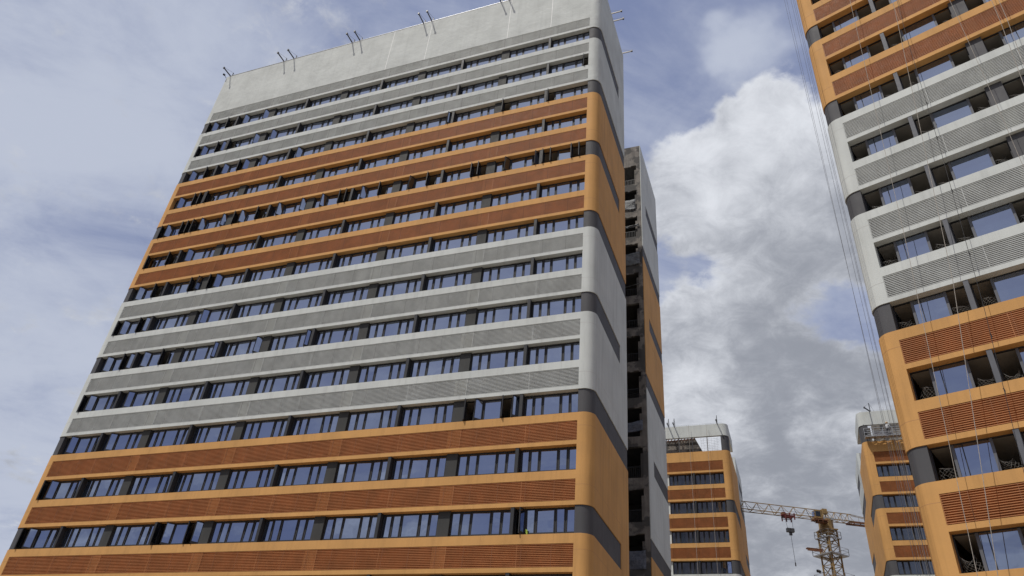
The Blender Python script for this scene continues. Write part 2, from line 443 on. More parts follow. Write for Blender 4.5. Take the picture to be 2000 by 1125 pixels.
class Tower:
    pass
def tower(name, T, L, near, fins, pils, label, cat, rows, bands, orange_rows, z_top, d2=9.53, d1=7.3, opens=None, group=None,
          win_range=None, x_span=None, detail=True, frame='frame', ends=(1, 1), fin_d=.02, pil_mat='dark', wd=.30, plaster=True, open_top=None):
    """front slab of a tower. Local x runs 0..L along the facade, y into the building, z up.
       T=(x,y,Z of first louvre top above the eye,yaw); near=+1 origin is the right end of the facade."""
    yaw = T[3]; c, s = math.cos(yaw), math.sin(yaw)
    ox = -L if near > 0 else 0
    root = empty(name, (T[0] + ox * c, T[1] + ox * s, 0), yaw)
    tag(root, label, cat, group)
    Z1 = T[2] + EYE
    LT = lambda k: Z1 - (k - 1) * HF
    if near > 0: fins = [L - f for f in fins]; pils = [L - f for f in pils]
    def is_or(k): return k in orange_rows
    bad = set(bands)
    # zones of colour, split at the full bands
    ks = list(range(rows[0], rows[1] + 1))
    zones = []; cur = is_or(ks[0]); start = z_top if open_top is None else open_top
    for k in ks:
        if is_or(k) != cur:
            zones.append((start, LT(k) + (HF - OBo), cur)); start = LT(k) + (HF - OBo); cur = is_or(k)
    zend = LT(ks[-1]) - OBo
    zones.append((start, zend, cur))
    full = {k for k in bad if bands[k] == 'full'}
    for zi, (za, zb, orr) in enumerate(zones):
        wm = M_['orange' if orr else 'grey']
        m = MB(wm)
        jm = M_['joint_o' if orr else 'joint_g']
        if zi == 0 and open_top is None:
            m.box(0, L, 0, .35, LT(ks[0]), za, M_['grey_plaster'] if plaster and not orr else wm)
        if zi == 0 and open_top is not None: m.box(0, L, 0, .35, LT(ks[0]), za)
        for k in ks:
            if not (za > LT(k) - .5 >= zb): continue
            if k != ks[0]: m.box(0, L, 0, .60, LT(k), LT(k) + HF - OBo)
            m.box(0, L, 0, .60, LT(k) - OTo, LT(k) - LBo)
            if k != ks[0]:
                xj = 2.1
                while xj < L: m.box(xj - .006, xj + .006, -.0015, .004, LT(k) + .01, LT(k) + HF - OBo - .01, jm); xj += 4.285
        # end columns with rounded corners
        cuts = sorted([k for k in ks if k in bad and za > LT(k) - 1 > zb], key=lambda k: k)
        for side, xe, on in ((1, L, ends[1]), (-1, 0, ends[0])):
            z = za
            for k in cuts + [None]:
                zl = LT(k) - OTo if k is not None else zb
                if z > zl + .01:
                    m.prism(corner_poly(xe, side, d2), zl, z, (M_['grey_plaster'] if (plaster and not orr and zi == 0) else wm))
                    # joints in the render round the corner
                    for kk in ks:
                        zj = LT(kk) - .33
                        if zl + .05 < zj < z - .05:
                            pth = corner_path(xe, side, d2 - .01, -.002); inner = corner_path(xe, side, d2 - .01, .01)
                            po = pth + inner[::-1]
                            m.prism(po if side > 0 else po[::-1], zj - .012, zj + .012, jm)
                            xs_ = xe + side * (CW + .002)
                            for i, yy in enumerate((2.5, 4.9, 7.2) if kk % 2 else (1.9, 3.7, 6.0)):
                                a = max(zl, zj - HF); 
                                m.box(min(xs_, xs_ - side * .01), max(xs_, xs_ - side * .01), yy - .01, yy + .01, a, zj - .012, jm)
                if k is not None:
                    zt_, zb_ = LT(k) - OTo, LT(k) - OBo
                    if bands[k] != 'full':
                        x_a, x_b = (xe + CW - .42, xe + CW) if side > 0 else (xe - CW, xe - CW + .42)
                        m.box(x_a, x_b, d1, d2, zb_, zt_, wm)
                    z = zb_
        m.build('wall', root, smooth=True).__setitem__('label', 'orange painted wall' if orr else 'pale grey painted wall')
    # charcoal bands that wrap the corners
    for k in ks:
        if k not in bad: continue
        for side, xe in ((1, L), (-1, 0)):
            y2 = d2 - .04 if bands[k] == 'full' else d1
            b = MB(M_['dark']); b.prism(corner_poly(xe, side, y2, .05), LT(k) - OBo, LT(k) - OTo)
            for yy in ((2.9, 5.2) if bands[k] != 'full' else (3.2, 6.2)):
                xs_ = xe + side * (CW - .048)
                b.box(min(xs_, xs_ - side * .01), max(xs_, xs_ - side * .01), yy - .012, yy + .012, LT(k) - OBo, LT(k) - OTo, M_['frame2'])
            b.build('corner_band', root, smooth=True)
    # louvres, pilasters, fins, windows
    allp = sorted([(p - .375, p + .375, 'p') for p in pils if 0 < p < L] + [(f - .105, f + .105, 'f') for f in fins if 0 < f < L])
    stuff = MB(M_['frame'], M_['glass'])
    nwin = 0
    for k in ks:
        louvre(root, 0, L, LT(k), is_or(k), pils)
        zt_, zb_ = LT(k) - OTo, LT(k) - OBo
        edges = [0] + [e for a in allp for e in a[:2]] + [L]
        gaps = [(edges[i], edges[i + 1]) for i in range(0, len(edges), 2)]
        if near > 0: gaps = gaps[::-1]
        for a, b2, ty in allp:
            if x_span and not (x_span[0] < a < x_span[1]): continue
            if ty == 'p':
                MB(M_['pier' if pil_mat == 'dark' and frame != 'frame2' else pil_mat]).box(a, b2, .20 if frame == 'frame2' else .22, .66, zb_, zt_).build('pilaster', root)
            else:
                MB(M_['frame2'] if frame == 'frame2' else M_['frame']).box(a, b2, fin_d, .66, zb_, zt_).build('fin', root)
        for gi, (a, b2) in enumerate(gaps):
            if x_span and not (x_span[0] - 4 < a < x_span[1]): continue
            if frame == 'frame2':
                build_window2(root, a, zb_, b2 - a, gi)
            else:
                op = dict((opens or {}).get((k, gi), {}))
                big_ = win_range is None or win_range[0] <= k <= win_range[1]
                add_window(root, a + .01, zb_, b2 - a - .02, op, None if big_ else stuff, wd)
    if stuff.v:
        tag(stuff.build('window', root), kind='stuff')
    # floors, ceilings and the dark rooms behind
    ins = MB(M_['ceiling'], M_['inside'])
    for k in ks:
        ins.box(0, L, .62, d2 - .45, LT(k) - OTo + .002, LT(k) - LBo - .002, M_['ceiling'])
        ins.box(0, L, .62, d2 - .45, LT(k) - OBo - .25, LT(k) - OBo - .06, M_['inside'])
        ins.box(0, L, 4.2, 4.35, LT(k) - OBo - .06, LT(k) - OTo, M_['inside'])
        for p in pils:
            if 0 < p < L: ins.box(p - .1, p + .1, .68, 4.2, LT(k) - OBo - .06, LT(k) - OTo, M_['inside'])
    ins.build('interior', root)
    # base, back and roof
    wm = M_['orange' if is_or(ks[-1]) else 'grey']
    b = MB(wm); b.box(-CW, L + CW, .15, d2 - .1, 0, zend); b.build('base_wall', root)
    b = MB(M_['grey']); b.box(-CW + .45, L + CW - .45, d2 - .4, d2 - .02, zend, z_top - .3 if open_top is None else open_top); b.build('rear_wall', root)
    rf = MB(M_['concrete_l'])
    zr = z_top - .9 if open_top is None else open_top - .1
    rf.box(-CW + .43, L + CW - .43, .36, d2 - .42, zr - .3, zr)
    rf.build('roof', root)
    if open_top is None:
        MB(M_['galv']).box(0, L, -.03, .38, z_top + .002, z_top + .035).build('coping', root)
    # safety line along the roof edge
    rl = MB(M_['steel'])
    x = .3
    while x < L:
        rl.bar((x, .12, z_top), (x, .12, z_top + .16), .02); x += 1.7
    rl.tube([(-.3, .12, z_top + .16), (L + .3, .12, z_top + .16)], .008)
    rl.build('safety_line', root)
    t = Tower(); t.root = root; t.LT = LT; t.L = L; t.yaw = yaw
    return t

def build_window2(par, x, z, w, gi, WD=.42):
    """unglazed side lights with nets, one big blue pane in the middle"""
    fr = MB(M_['frame2']); gl = MB(M_['glass2'])
    n = .78 if w > 3.2 else .80
    fr.box(0, w, 0, .10, 0, .04, M_['frame']); fr.box(0, w, 0, .10, WH - .05, WH, M_['frame'])
    fr.box(0, .05, 0, .12, .04, WH - .05, M_['frame']); fr.box(w - .05, w, 0, .12, .04, WH - .05, M_['frame'])
    fr.box(n, n + .11, -.03, .10, .04, WH - .05); fr.box(w - n - .11, w - n, -.03, .10, .04, WH - .05)
    a, b = n + .11, w - n - .11
    gl.box(a, b, .03, .042, .04, WH - .05)
    ta, tb_ = random.gauss(0, .007), random.gauss(0, .007)
    gl.v = [(p[0], p[1] + ta * (p[0] - (a + b) / 2) + tb_ * (p[2] - WH / 2), p[2]) for p in gl.v]
    if gi % 2 == 0: fr.box(a + (b - a) * (.22 if gi == 0 else .3), a + (b - a) * (.22 if gi == 0 else .3) + .035, .0, .03, .04, WH - .05, M_['frame'])
    o = fr.build('window', par, (x, WD, z)); gl.build('pane', o)
    for x0, x1 in ((.05, n), (w - n, w - .05)):
        net(o, x0, x1)
def net(par, x0, x1):
    """slack rope net tied across the lower half of an open light"""
    m = MB(M_['net']); rnd = random.Random(random.random())
    w = x1 - x0; hN = rnd.uniform(.55, .8); nx, nz = 9, 8
    sag = rnd.uniform(.05, .30); pinch = rnd.uniform(.3, 1.0); side = rnd.choice((0, 1))
    def pt(i, j):
        u = i / nx; v = j / nz
        z = .02 + v * hN - sag * v * 4 * u * (1 - u)
        xx = u
        if v > .3: xx = u + (side - u) * (1 - pinch) * (v - .3) * .8
        return Vector((x0 + xx * w + rnd.uniform(-.02, .02), .12 + .10 * math.sin(5 * u + 3 * v), z + rnd.uniform(-.02, .02)))
    P_ = [[pt(i, j) for j in range(nz + 1)] for i in range(nx + 1)]
    for i in range(nx):
        for j in range(nz):
            if rnd.random() < .06: continue
            if (i + j) % 2 == 0: m.bar(P_[i][j], P_[i + 1][j + 1], .0055)
            else: m.bar(P_[i + 1][j], P_[i][j + 1], .0055)
        m.bar(P_[i][nz], P_[i + 1][nz], .010)
    m.build('safety_net', par)

# which casements stand open on the big tower: (row, group from the right) -> lights
F, K, E_ = ('R', 44), ('L', 66), ('R', 72)
OP = {
 (1, 9): {0: K, 1: F, 3: K}, (1, 8): {1: F, 4: F}, (1, 4): {}, 
 (2, 9): {0: K, 1: F, 3: K, 4: F}, (2, 8): {0: K, 4: F}, (2, 7): {1: F}, (2, 0): {4: ('L', 70)},
 (3, 9): {1: F, 3: K}, (3, 8): {1: F, 3: K, 4: F}, (3, 7): {1: F}, (3, 6): {1: F}, (3, 3): {4: ('R', 60)}, (3, 1): {0: ('L', 82)}, (3, 0): {0: ('L', 80)},
 (4, 9): {1: F, 3: K, 4: K}, (4, 8): {0: K},
 (5, 9): {0: K, 1: ('R', 60), 3: K, 4: K}, (5, 8): {0: ('L', 85), 1: ('R', 62), 4: ('R', 62)}, (5, 7): {0: K, 1: ('R', 60), 3: K}, (5, 6): {1: ('R', 60), 4: ('R', 55)},
 (5, 5): {1: ('R', 62), 3: K, 4: K}, (5, 4): {1: ('R', 55), 3: ('L', 75)}, (5, 3): {1: ('R', 65), 3: ('L', 80)}, (5, 2): {3: ('L', 85), 4: ('L', 88)},
 (5, 1): {1: ('R', 60), 4: ('R', 60)}, (5, 0): {0: ('L', 85), 1: ('L', 80), 3: ('L', 88), 4: ('L', 84)},
 (6, 9): {0: K, 3: K}, (6, 8): {1: F},
 (7, 9): {1: F, 3: K}, (7, 8): {3: K, 4: E_}, (7, 7): {0: K, 1: F},
 (8, 9): {0: K, 1: F, 3: K, 4: F}, (8, 7): {1: ('R', 30)},
 (9, 9): {1: F, 3: K, 4: F}, (9, 8): {1: F, 3: ('L', 60)}, (9, 6): {4: ('R', 50)}, (9, 7): {4: ('R', 55)}, (9, 5): {4: ('R', 50)},
 (10, 9): {0: K, 1: F}, (10, 8): {1: ('R', 30)},
 (11, 9): {1: F}, (11, 8): {1: ('R', 32)}, (11, 1): {0: ('L', 72), 1: ('R', 45), 3: ('L', 70), 4: ('R', 45)},
 (12, 9): {0: K, 1: F},
 (13, 9): {0: K, 1: F}, (13, 5): {}, (13, 6): {0: ('L', 80), 1: ('R', 45), 3: ('L', 60), 4: ('R', 52)}, (13, 0): {0: ('R', 72)},
 (15, 3): {1: F},
}
T1 = (4.61, 40.1614, 58.8532, -.3977)
W1 = 41.81
fins1 = [3.66 + 8.57 * i for i in range(5)]
pils1 = [7.98 + 8.57 * i for i in range(4)]
band1 = {1: 'p', 3: 'full', 5: 'p', 7: 'full', 9: 'p', 11: 'full', 13: 'p', 15: 'full'}
t1 = tower('apartment_tower', T1, W1, 1, fins1, pils1,
           'largest grey and orange banded tower block on the left with ten windows per floor', 'tower block',
           (1, 16), band1, {4, 5, 6, 7, 12, 13, 14, 15, 16}, 65.07 + EYE, opens=OP, win_range=(5, 14), wd=.40)
# raised white joints on the blank top band
for i, x in enumerate((3.67, 7.96, 12.3, 16.55, 20.87, 25.14, 33.78)):
    if i == 2: continue
    MB(M_['joint_w' if x < 24 else 'patch_grey']).box(W1 - x - .02, W1 - x + .02, -.004, .006, t1.LT(1) + .01, 65.07 + EYE - .02).build('joint_strip', t1.root)

# rear wing of the big tower, seen past its right end
def wing(name, root, L, side, xs, dw0, dw1, z_top, fulls, parts_, hb, d1p, top_grey, label_, openings=None, front=None, wlen=7.0, core=None, colour_pairs=None):
    """rear block that is part of the same tower. xs = outer side plane in tower coordinates"""
    zs = sorted(fulls, reverse=True)
    x_in = xs - side * (.35 if openings is None else .06)
    lo, hi = min(xs, x_in), max(xs, x_in)
    z = z_top; grey = top_grey
    for zf in zs + [None]:
        zb_ = 0 if zf is None else zf
        wm = M_['grey' if grey else 'orange']; jm = M_['joint_g' if grey else 'joint_o']
        m = MB(wm)
        cuts = [q for q in sorted(parts_, reverse=True) if zb_ < q < z]
        zz_ = z
        for q in cuts:
            m.box(lo, hi, dw0, dw1, q, zz_); m.box(lo, hi, dw0, d1p, q - hb, q); zz_ = q - hb
            MB(M_['dark']).box(lo, hi - .03 if side > 0 else hi, d1p, dw1 - .05, q - hb, q).build('corner_band', root) if side > 0 else MB(M_['dark']).box(lo + .05, hi, d1p, dw1 - .05, q - hb, q).build('corner_band', root)
        m.box(lo, hi, dw0, dw1, zb_, zz_)
        zj = z - 1.2
        a, b = (xs, xs + .003) if side > 0 else (xs - .003, xs)
        while zj > zb_ + .3:
            if not any(q - hb - .1 < zj < q + .1 for q in cuts):
                m.box(a, b, dw0 + .1, dw1, zj - .012, zj + .012, jm)
            zj -= HF
        m.build('wall', root)
        if zf is not None:
            if side > 0: MB(M_['dark']).box(lo, hi - .03, dw0 + .04, dw1 - .04, zf - hb, zf).build('corner_band', root)
            else: MB(M_['dark']).box(lo + .05, hi, dw0 + .04, dw1 - .04, zf - hb, zf).build('corner_band', root)
            z = zf - hb; grey = not grey
    # body behind
    xa, xb = (xs - wlen, x_in) if side > 0 else (x_in, xs + wlen)
    m = MB(M_['concrete_l'])
    m.box(xa, xb, dw1 - .5, dw1 - .05, 0, z_top - .3)
    m.box(xa, xb, dw0 + .5, dw1 - .5, z_top - 1.2, z_top - .9)
    if openings is None: m.box(xa, xb, dw0 + .02, dw0 + .4, 0, z_top - .02)
    m.build('rear_wall', root)
    if core:
        MB(M_['grey']).box(core[0], core[1], 9.5, dw0 + .2, 0, z_top - 1.5).build('core_wall', root)
wx = W1 + .80
fl = [46.745 + EYE, 32.35 + EYE, 17.95 + EYE]
pl = [46.745 + 7.2 + EYE, 46.745 - 7.2 + EYE, 46.745 - 21.6 + EYE]
wing('wing', t1.root, W1, 1, wx, 18.42, 27.5, 60.86 + EYE, fl, pl, 1.39, 20.66, True, '', openings=True, wlen=9, core=(8, W1 - 14))
# raw concrete end bay with open storeys
m = MB(M_['concrete'], M_['inside_shade'])
xr, xl = wx - .06, wx - 9.0
zt = 60.86 + EYE - .02
for i in range(17):
    zo = 57.95 + EYE - 3.6 * i
    m.box(xl, xr, 18.42, 18.75, zo, zt)                                  # beam
    zb_ = zo - 2.70
    m.box(xr - .42, xr, 18.42, 18.75, zb_, zo)                       # jamb
    m.box(xr - .64, xr - .42, 18.55, 18.75, zb_, zo - .55)
    m.box(xl, xl + .3, 18.42, 18.75, zb_, zo)
    m.box(xl, xr, 18.75, 24, zb_ - .2, zb_ - .02, M_['inside_shade'])
    for q in range(3):                                                 # lumps of spilt mortar under the beams
        xx = xr - .3 - random.random() * 1.6
        m.box(xx, xx + random.uniform(.15, .4), 18.40, 18.50, zo - random.uniform(.05, .16), zo + .01)
    zt = zb_
    if zt < 3: break
m.box(xl, xr, 24, 24.2, 0, 60 + EYE, M_['inside_shade'])
m.box(xl, xr, 18.42, 18.75, 0, zt)
m.build('concrete_bay', t1.root)['label'] = 'unfinished raw concrete end bay'
for i in range(13):
    zo = 57.95 + EYE - 3.6 * i - 2.70
    b = MB(M_['steel'])
    x = xl + .4
    while x < xr - .36: b.bar((x, 18.95, zo), (x, 18.95, zo + 1.15), .025); x += .16
    b.bar((xl, 18.95, zo + 1.15), (xr, 18.95, zo + 1.15), .04)
    b.build('railing', t1.root)
def sheet(parent, x0, x1, y, z0, z1, m, seed, droop=.2, name='plastic_sheet', lift=0):
    r_ = random.Random(seed); nx, nz = 14, 10; mb = MB(m)
    for j in range(nz + 1):
        for i in range(nx + 1):
            u, v = i / nx, j / nz
            z = z0 + (z1 - z0) * v - droop * math.sin(math.pi * u) * v + lift * u * (1 - v)
            mb.v.append((x0 + (x1 - x0) * u, y + .07 * math.sin(9 * u + seed) * math.sin(7 * v + seed) + r_.uniform(-.03, .03), z + r_.uniform(-.02, .02)))
    for j in range(nz):
        for i in range(nx):
            a = j * (nx + 1) + i; mb.f.append((a, a + 1, a + nx + 2, a + nx + 1)); mb.mi.append(0)
    o = mb.build(name, parent, smooth=True)
    md = o.modifiers.new('thickness', 'SOLIDIFY'); md.thickness = .008
    return o
c1, s1 = math.cos(T1[3]), math.sin(T1[3])
def w1(x, y, z): return (t1.root.location.x + x * c1 - y * s1, t1.root.location.y + x * s1 + y * c1, z)
for i, (n_, h0, h1, dr, lf, lab) in enumerate([(1, .0, 1.35, .05, 0, 'flat grey plastic sheet over the second open concrete storey from top'),
                                   (2, .95, 1.55, .12, .3, 'crumpled silvery sheet bunched in the third open concrete storey from the top'),
                                   (3, -.1, 1.50, .10, .1, 'wide silvery sheet over the fourth open concrete storey from the top'),
                                   (4, .75, 1.25, .25, .5, 'torn silvery sheet sagging in the fifth open concrete storey from the top')]):
    rt = empty('plastic_sheet', w1(xr - 1.6, 18.6, 57.95 + EYE - 3.6 * n_ - 2.7), T1[3])
    o = sheet(rt, -1.9, 1.35 if n_ != 1 else 1.05, -.30, h0, h1, M_['plastic'], i + 3, dr, 'sheet', lf)
    tag(rt, lab, 'plastic sheet', 'sheets hung in the unfinished concrete bay')
for i, (n_, lab) in enumerate([(8, 'dark striped cloth hanging slack in an open concrete storey, below silvery sheets'), (11, 'dark blue sheet across a low open concrete storey between the two wings')]):
    rt = empty('plastic_sheet', w1(xr - 1.6, 18.6, 57.95 + EYE - 3.6 * n_ - 2.7), T1[3])
    sheet(rt, -1.9, 1.25, -.28, .1 if i == 0 else 0, 1.5 if i == 0 else 1.4, M_['plastic_d'], i + 13, .3 if i == 0 else .05, 'sheet', .4 if i == 0 else 0)
    tag(rt, lab, 'plastic sheet', 'sheets hung in the unfinished concrete bay')

# ---------------------------------------------------------------- right tower
T2 = (17.7655, 27.9514, 33.3083 + 7 * 3.6, -.745)
t2 = tower('apartment_tower', T2, 24, -1, [3.23, 11.2, 19.4], [7.1, 15.3],
           'nearest tower block, cut off by the right edge, with ropes down its facade', 'tower block',
           (1, 16), {1: 'p', 3: 'full', 5: 'p', 7: 'full', 9: 'p', 11: 'full', 13: 'p', 15: 'full'}, {4, 5, 6, 7, 12, 13, 14, 15, 16}, 65.07 + EYE,
           frame='frame2', x_span=(-1, 17), pil_mat='dark')

# ---------------------------------------------------------------- distant towers
band3 = {2: 'p', 4: 'full', 6: 'p', 8: 'full', 10: 'p'}
def far_tower(T, L, near, label, ztop_, pz):
    rows = (1, 10)
    t = tower('apartment_tower', T, L, near, [3.66 + 8.57 * i for i in range(3)], [7.2 + 8.57 * i for i in range(3)], label, 'tower block',
              rows, band3, {1, 2, 3, 4, 9, 10}, ztop_, plaster=False, wd=.45, pil_mat='patch_grey' if near > 0 else 'dark', open_top=T[2] + EYE + 1.31, x_span=((L - 12, L) if near > 0 else (-1, 12)))
    zo = T[2] + EYE + 1.31
    # open roof storey: posts, parapet ring, stair housing
    m = MB(M_['grey'])
    pr0, pr1 = pz, ztop_
    m.box(0, L, 0, .35, pr0, pr1)
    for side, xe in ((1, L), (-1, 0)):
        m.prism(corner_poly(xe, side, 5.6), pr0, pr1)
    for xx in range(3, int(L), 4): m.box(xx - .01, xx + .01, -.003, .01, pr0, pr1, M_['joint_g'])
    m.build('parapet', t.root, smooth=True)['label'] = 'pale grey parapet ring above the open storey'
    for side, xe in ((1, L), (-1, 0)):
        p = MB(M_['dark']); p.prism(corner_poly(xe, side, 1.6, .06), zo, pr0)
        p.build('corner_post', t.root, smooth=True)
    for x in (L - 6.9, L - 5.3, L - 3.6, L - 1.7, 1.9, 4.2, 6.3):
        MB(M_['steel']).box(x - .05, x + .05, .05, .15, zo, pr0).build('post', t.root)
    return t, zo, pr0
T3 = (28.4932, 87.2012, 38.2742, -.3977)
t3, zo3, pz3 = far_tower(T3, 30, 1, 'small distant orange tower left of the crane, with a netted open top storey', 43.25 + EYE, 41.62 + EYE)
T4 = (43.7479, 79.1879, 37.5926, -.3977)
t4, zo4, pz4 = far_tower(T4, 26, -1, 'small distant orange tower right of the crane with a hanging work platform', 42.7 + EYE, 41.0 + EYE)
# stair housing and slack net in the open storey of the distant tower
m = MB(M_['concrete'])
m.v = [(21.5, 1.6, zo3 - .3), (27.9, 1.6, zo3 - .3), (26.6, 1.6, pz3 + .55), (21.5, 1.6, pz3 + .35), (21.5, 3.4, zo3 - .3), (27.9, 3.4, zo3 - .3), (26.6, 3.4, pz3 + .55), (21.5, 3.4, pz3 + .35)]
m.f = [(0, 1, 2, 3), (5, 4, 7, 6), (1, 5, 6, 2), (4, 0, 3, 7), (3, 2, 6, 7), (0, 4, 5, 1)]; m.mi = [0] * 6
m.box(25.2, 25.8, 1.585, 1.62, zo3 - .2, zo3 + .35, M_['inside'])
m.build('stair_housing', t3.root)
m = MB(M_['concrete'])
m.box(.6, 9.0, 1.9, 2.2, zo4 - .3, pz4 + .7); m.box(-.5, .6, 3.5, 3.8, zo4 - .3, pz4 + 1.2)
m.box(5.2, 5.9, 1.87, 1.95, zo4 + .2, zo4 + 1.3, M_['inside'])
m.build('stair_housing', t4.root)
m = MB(M_['rust'])
for i in range(9): m.bar((22.8 + i * .42, 1.5, pz3 + .0), (23.3 + i * .42, 1.2, pz3 + .5), .07)
m.bar((22.4, 1.4, pz3 + .2), (26.6, 1.4, pz3 + .28), .08)
m.build('reinforcement', t3.root)
m = MB(M_['net'])
for i in range(9):
    zz_ = zo3 + .2 + i * .22
    m.tube([(27.4 + (2.3) * j / 8, .5, zz_ - .10 * math.sin(j / 8 * math.pi) - .05 * j / 8 + .03 * math.sin(3 * j + i)) for j in range(9)], .012, 4)
for j in range(7): m.tube([(27.5 + j * .33, .5, zo3 + .1), (27.45 + j * .34, .5, pz3)], .006, 4)
m.build('safety_net', t3.root)
for tt, sd_, LL, zwt, zb1 in ((t3, 1, 30, 46.3 + EYE, 40.2 + EYE), (t4, -1, 26, 45.2 + EYE, 39.6 + EYE)):
    xs_ = LL + .30 if sd_ > 0 else -.20
    wing('wing', tt.root, LL, sd_, xs_, 18.4, 27.5, zwt, [zb1, zb1 - 14.4], [zb1 - 7.2, zb1 + 3.8], 1.5, 21.5 if sd_ > 0 else 21.5, True, '', wlen=12, core=(10, 20))

# ---------------------------------------------------------------- roof suspension rigs
def rig(tw, x, y, z, out, reach, label, mast=.95, heavy=.085, group='rope rigs along the roof edges', lean=0, m_='steel', back=1.6):
    """steel beam over the parapet with a short mast and a stay wire; out = outward direction in tower coordinates"""
    c, s = math.cos(tw.yaw), math.sin(tw.yaw); l0 = tw.root.location
    ang = math.atan2(out[1], out[0])
    r_ = empty('suspension_rig', (l0.x + x * c - y * s, l0.y + x * s + y * c, z), tw.yaw + ang)
    MB(M_[m_]).box(-back, reach, -heavy / 2, heavy / 2, .03, .03 + heavy * 1.3).build('beam', r_)
    MB(M_['steel']).box(reach - .06, reach + .08, -.08, .08, .0, .2).build('end_plate', r_)
    b = MB(M_[m_]); b.bar((-.12, 0, .1), (-.12 + lean, 0, mast), .07); b.build('mast', r_)
    b = MB(M_['steel']); b.tube([(reach, 0, .2), (-.12 + lean, 0, mast), (-back, 0, .16)], .012, 5); b.build('stay_wire', r_)
    # feet on the parapet top
    MB(M_['steel']).box(-.35, -.05, -.14, .14, -.001, .03).box(-back, -back + .2, -.14, .14, -.9, .03).build('foot', r_)
    return tag(r_, label, 'roof rig', group)
ZR = 65.07 + EYE
ord_ = ['first', 'second', 'third', 'fourth', 'fifth', 'sixth', 'seventh', 'eighth', 'ninth']
xs1 = [-41.84, -34.66, -33.35, -26.04, -25.1, -17.65, -16.71, -9.15, -8.3]
for i, x in enumerate(xs1):
    rig(t1, W1 + x, .1, ZR, (0, -1), 1.22, 'dark beam rig over the front roof edge of the largest tower, %s from left' % ord_[i], mast=.85)
# stubby camera-like lamp at the corner
lp = empty('roof_floodlight', w1(W1 - 42.45, .1, ZR), T1[3])
MB(M_['steel']).bar((0, 0, 0), (0, -.35, .12), .04).build('bracket', lp)
MB(M_['steel']).tube([(0, -.32, .12), (0, -.36, .12), (-.01, -.48, .10), (-.01, -.52, .09)], .11, 10).build('lamp_head', lp)
tag(lp, 'small black lamp on a bracket at the left end of the largest roof', 'lamp')
for i, (y, mst) in enumerate([(4.42, .6), (5.3, .6), (9.3, .7)]):
    rig(t1, W1 + CW - .1, y, ZR + .1, (1, 0), 1.05, 'pale beam rig past the right side of the largest roof, %s' % ['topmost in the photo', 'middle one of three', 'lowest one of three'][i], mast=mst, m_='beam')
rp = empty('roof_post', w1(wx - 2.3, 18.6, 60.86 + EYE), T1[3])
MB(M_['steel']).bar((0, 0, 0), (.0, -.1, 1.9), .16).build('pole', rp); MB(M_['steel']).box(-.25, .25, -.2, .2, 0, .08).build('base_plate', rp)
tag(rp, 'dark post standing on the raw concrete wing behind the largest tower', 'post')
for i, x in enumerate((-6.55, -5.8, -.3)):
    rig(t3, 30 + x, .1, 43.25 + EYE, (0, -1), 1.0, 'beam rig on the small tower left of the crane, %s' % ['leftmost', 'second from left', 'at its right corner'][i], mast=1.3, lean=.0, heavy=.10)
rig(t4, .6, .1, 42.7 + EYE, (-.6, -1), 1.2, 'beam rig with tall mast on the roof of the small tower right of the crane', mast=1.2, heavy=.10)
for i, x in enumerate((2.2, 6.9)):
    rig(t2, x, .1, ZR, (0, -1), 1.0, 'beam rig on the out of frame roof of the nearest tower, %s' % ['left one', 'right one'][i])

# ---------------------------------------------------------------- ropes
def w2(x, y, z):
    c, s = math.cos(T2[3]), math.sin(T2[3])
    return Vector((t2.root.location.x + x * c - y * s, t2.root.location.y + x * s + y * c, z + EYE))
def rope(pts, r, m, label, group='ropes hanging down the nearest tower', twist=0, knots=()):
    P0 = Vector(pts[-1])
    o = empty('rope', P0)
    pp = []
    for i in range(len(pts) - 1):
        a, b = Vector(pts[i]), Vector(pts[i + 1]); n = 24
        for j in range(n): pp.append(a.lerp(b, j / n) - P0)
    pp.append(Vector((0, 0, 0)))
    me = MB(M_[m]).tube(pp, r, 6)
    for z in knots:
        q = min(pp, key=lambda p: abs(p.z + P0.z - z))
        me.tube([q + Vector((0, 0, .12)), q + Vector((.03, 0, 0)), q - Vector((0, 0, .12))], r * 2.2, 6)
    o2 = me.mesh('rope'); bpy.data.objects.remove(o)
    ob = link('rope', o2, None, P0)
    return tag(ob, label, 'rope', group)
for i, (x, y, x2) in enumerate([(-1.5, -.8, -1.12), (-1.0, -.8, -.98), (-.86, -.85, -.84), (-1.2, -1.0, -1.22), (-.78, -.6, -.90)]):
    rope([w2(x, y, 65.3), w2(x * .5 + x2 * .5, y, 30), w2(x2, y, 2)], .008, 'rope_d',
         ['thin dark rope furthest left, clear of the nearest tower corner', 'dark rope beside the outermost one, left of the nearest tower', 'third dark rope left of the nearest tower corner',
          'slack dark rope crossing the others left of the nearest tower', 'dark rope closest to the rounded corner of the nearest tower'][i])
rope([w2(3.25, -.6, 65.3), w2(2.24, -.6, 42), w2(1.5, -.6, 24), w2(.7, -.6, 9), w2(.4, -.6, 2)], .012, 'rope', 'pale rope slanting over the leftmost windows of the nearest tower')
rope([w2(6.1, -.6, 65.3), w2(4.22, -.6, 38.5), w2(2.82, -.6, 20.6), w2(1.33, -.6, 8.5), w2(.7, -.6, 2)], .013, 'rope', 'thicker pale rope slanting just right of the leftmost pale rope')
rope([w2(6.0, -.42, 65.3), w2(4.41, -.4, 38), w2(4.05, -.4, 28), w2(3.6, -.4, 19), w2(2.87, -.4, 9), w2(2.5, -.4, 2)], .011, 'rope_b', 'black cable beside the second window group of the nearest tower', knots=(33.4, 31, 27.5, 23.6, 19.4, 16.9, 13.8))
rope([w2(6.8, -.6, 65.3), w2(6.9, -.6, 30), w2(6.7, -.6, 2)], .010, 'rope', 'pale rope in front of the wide charcoal pilaster of the nearest tower')
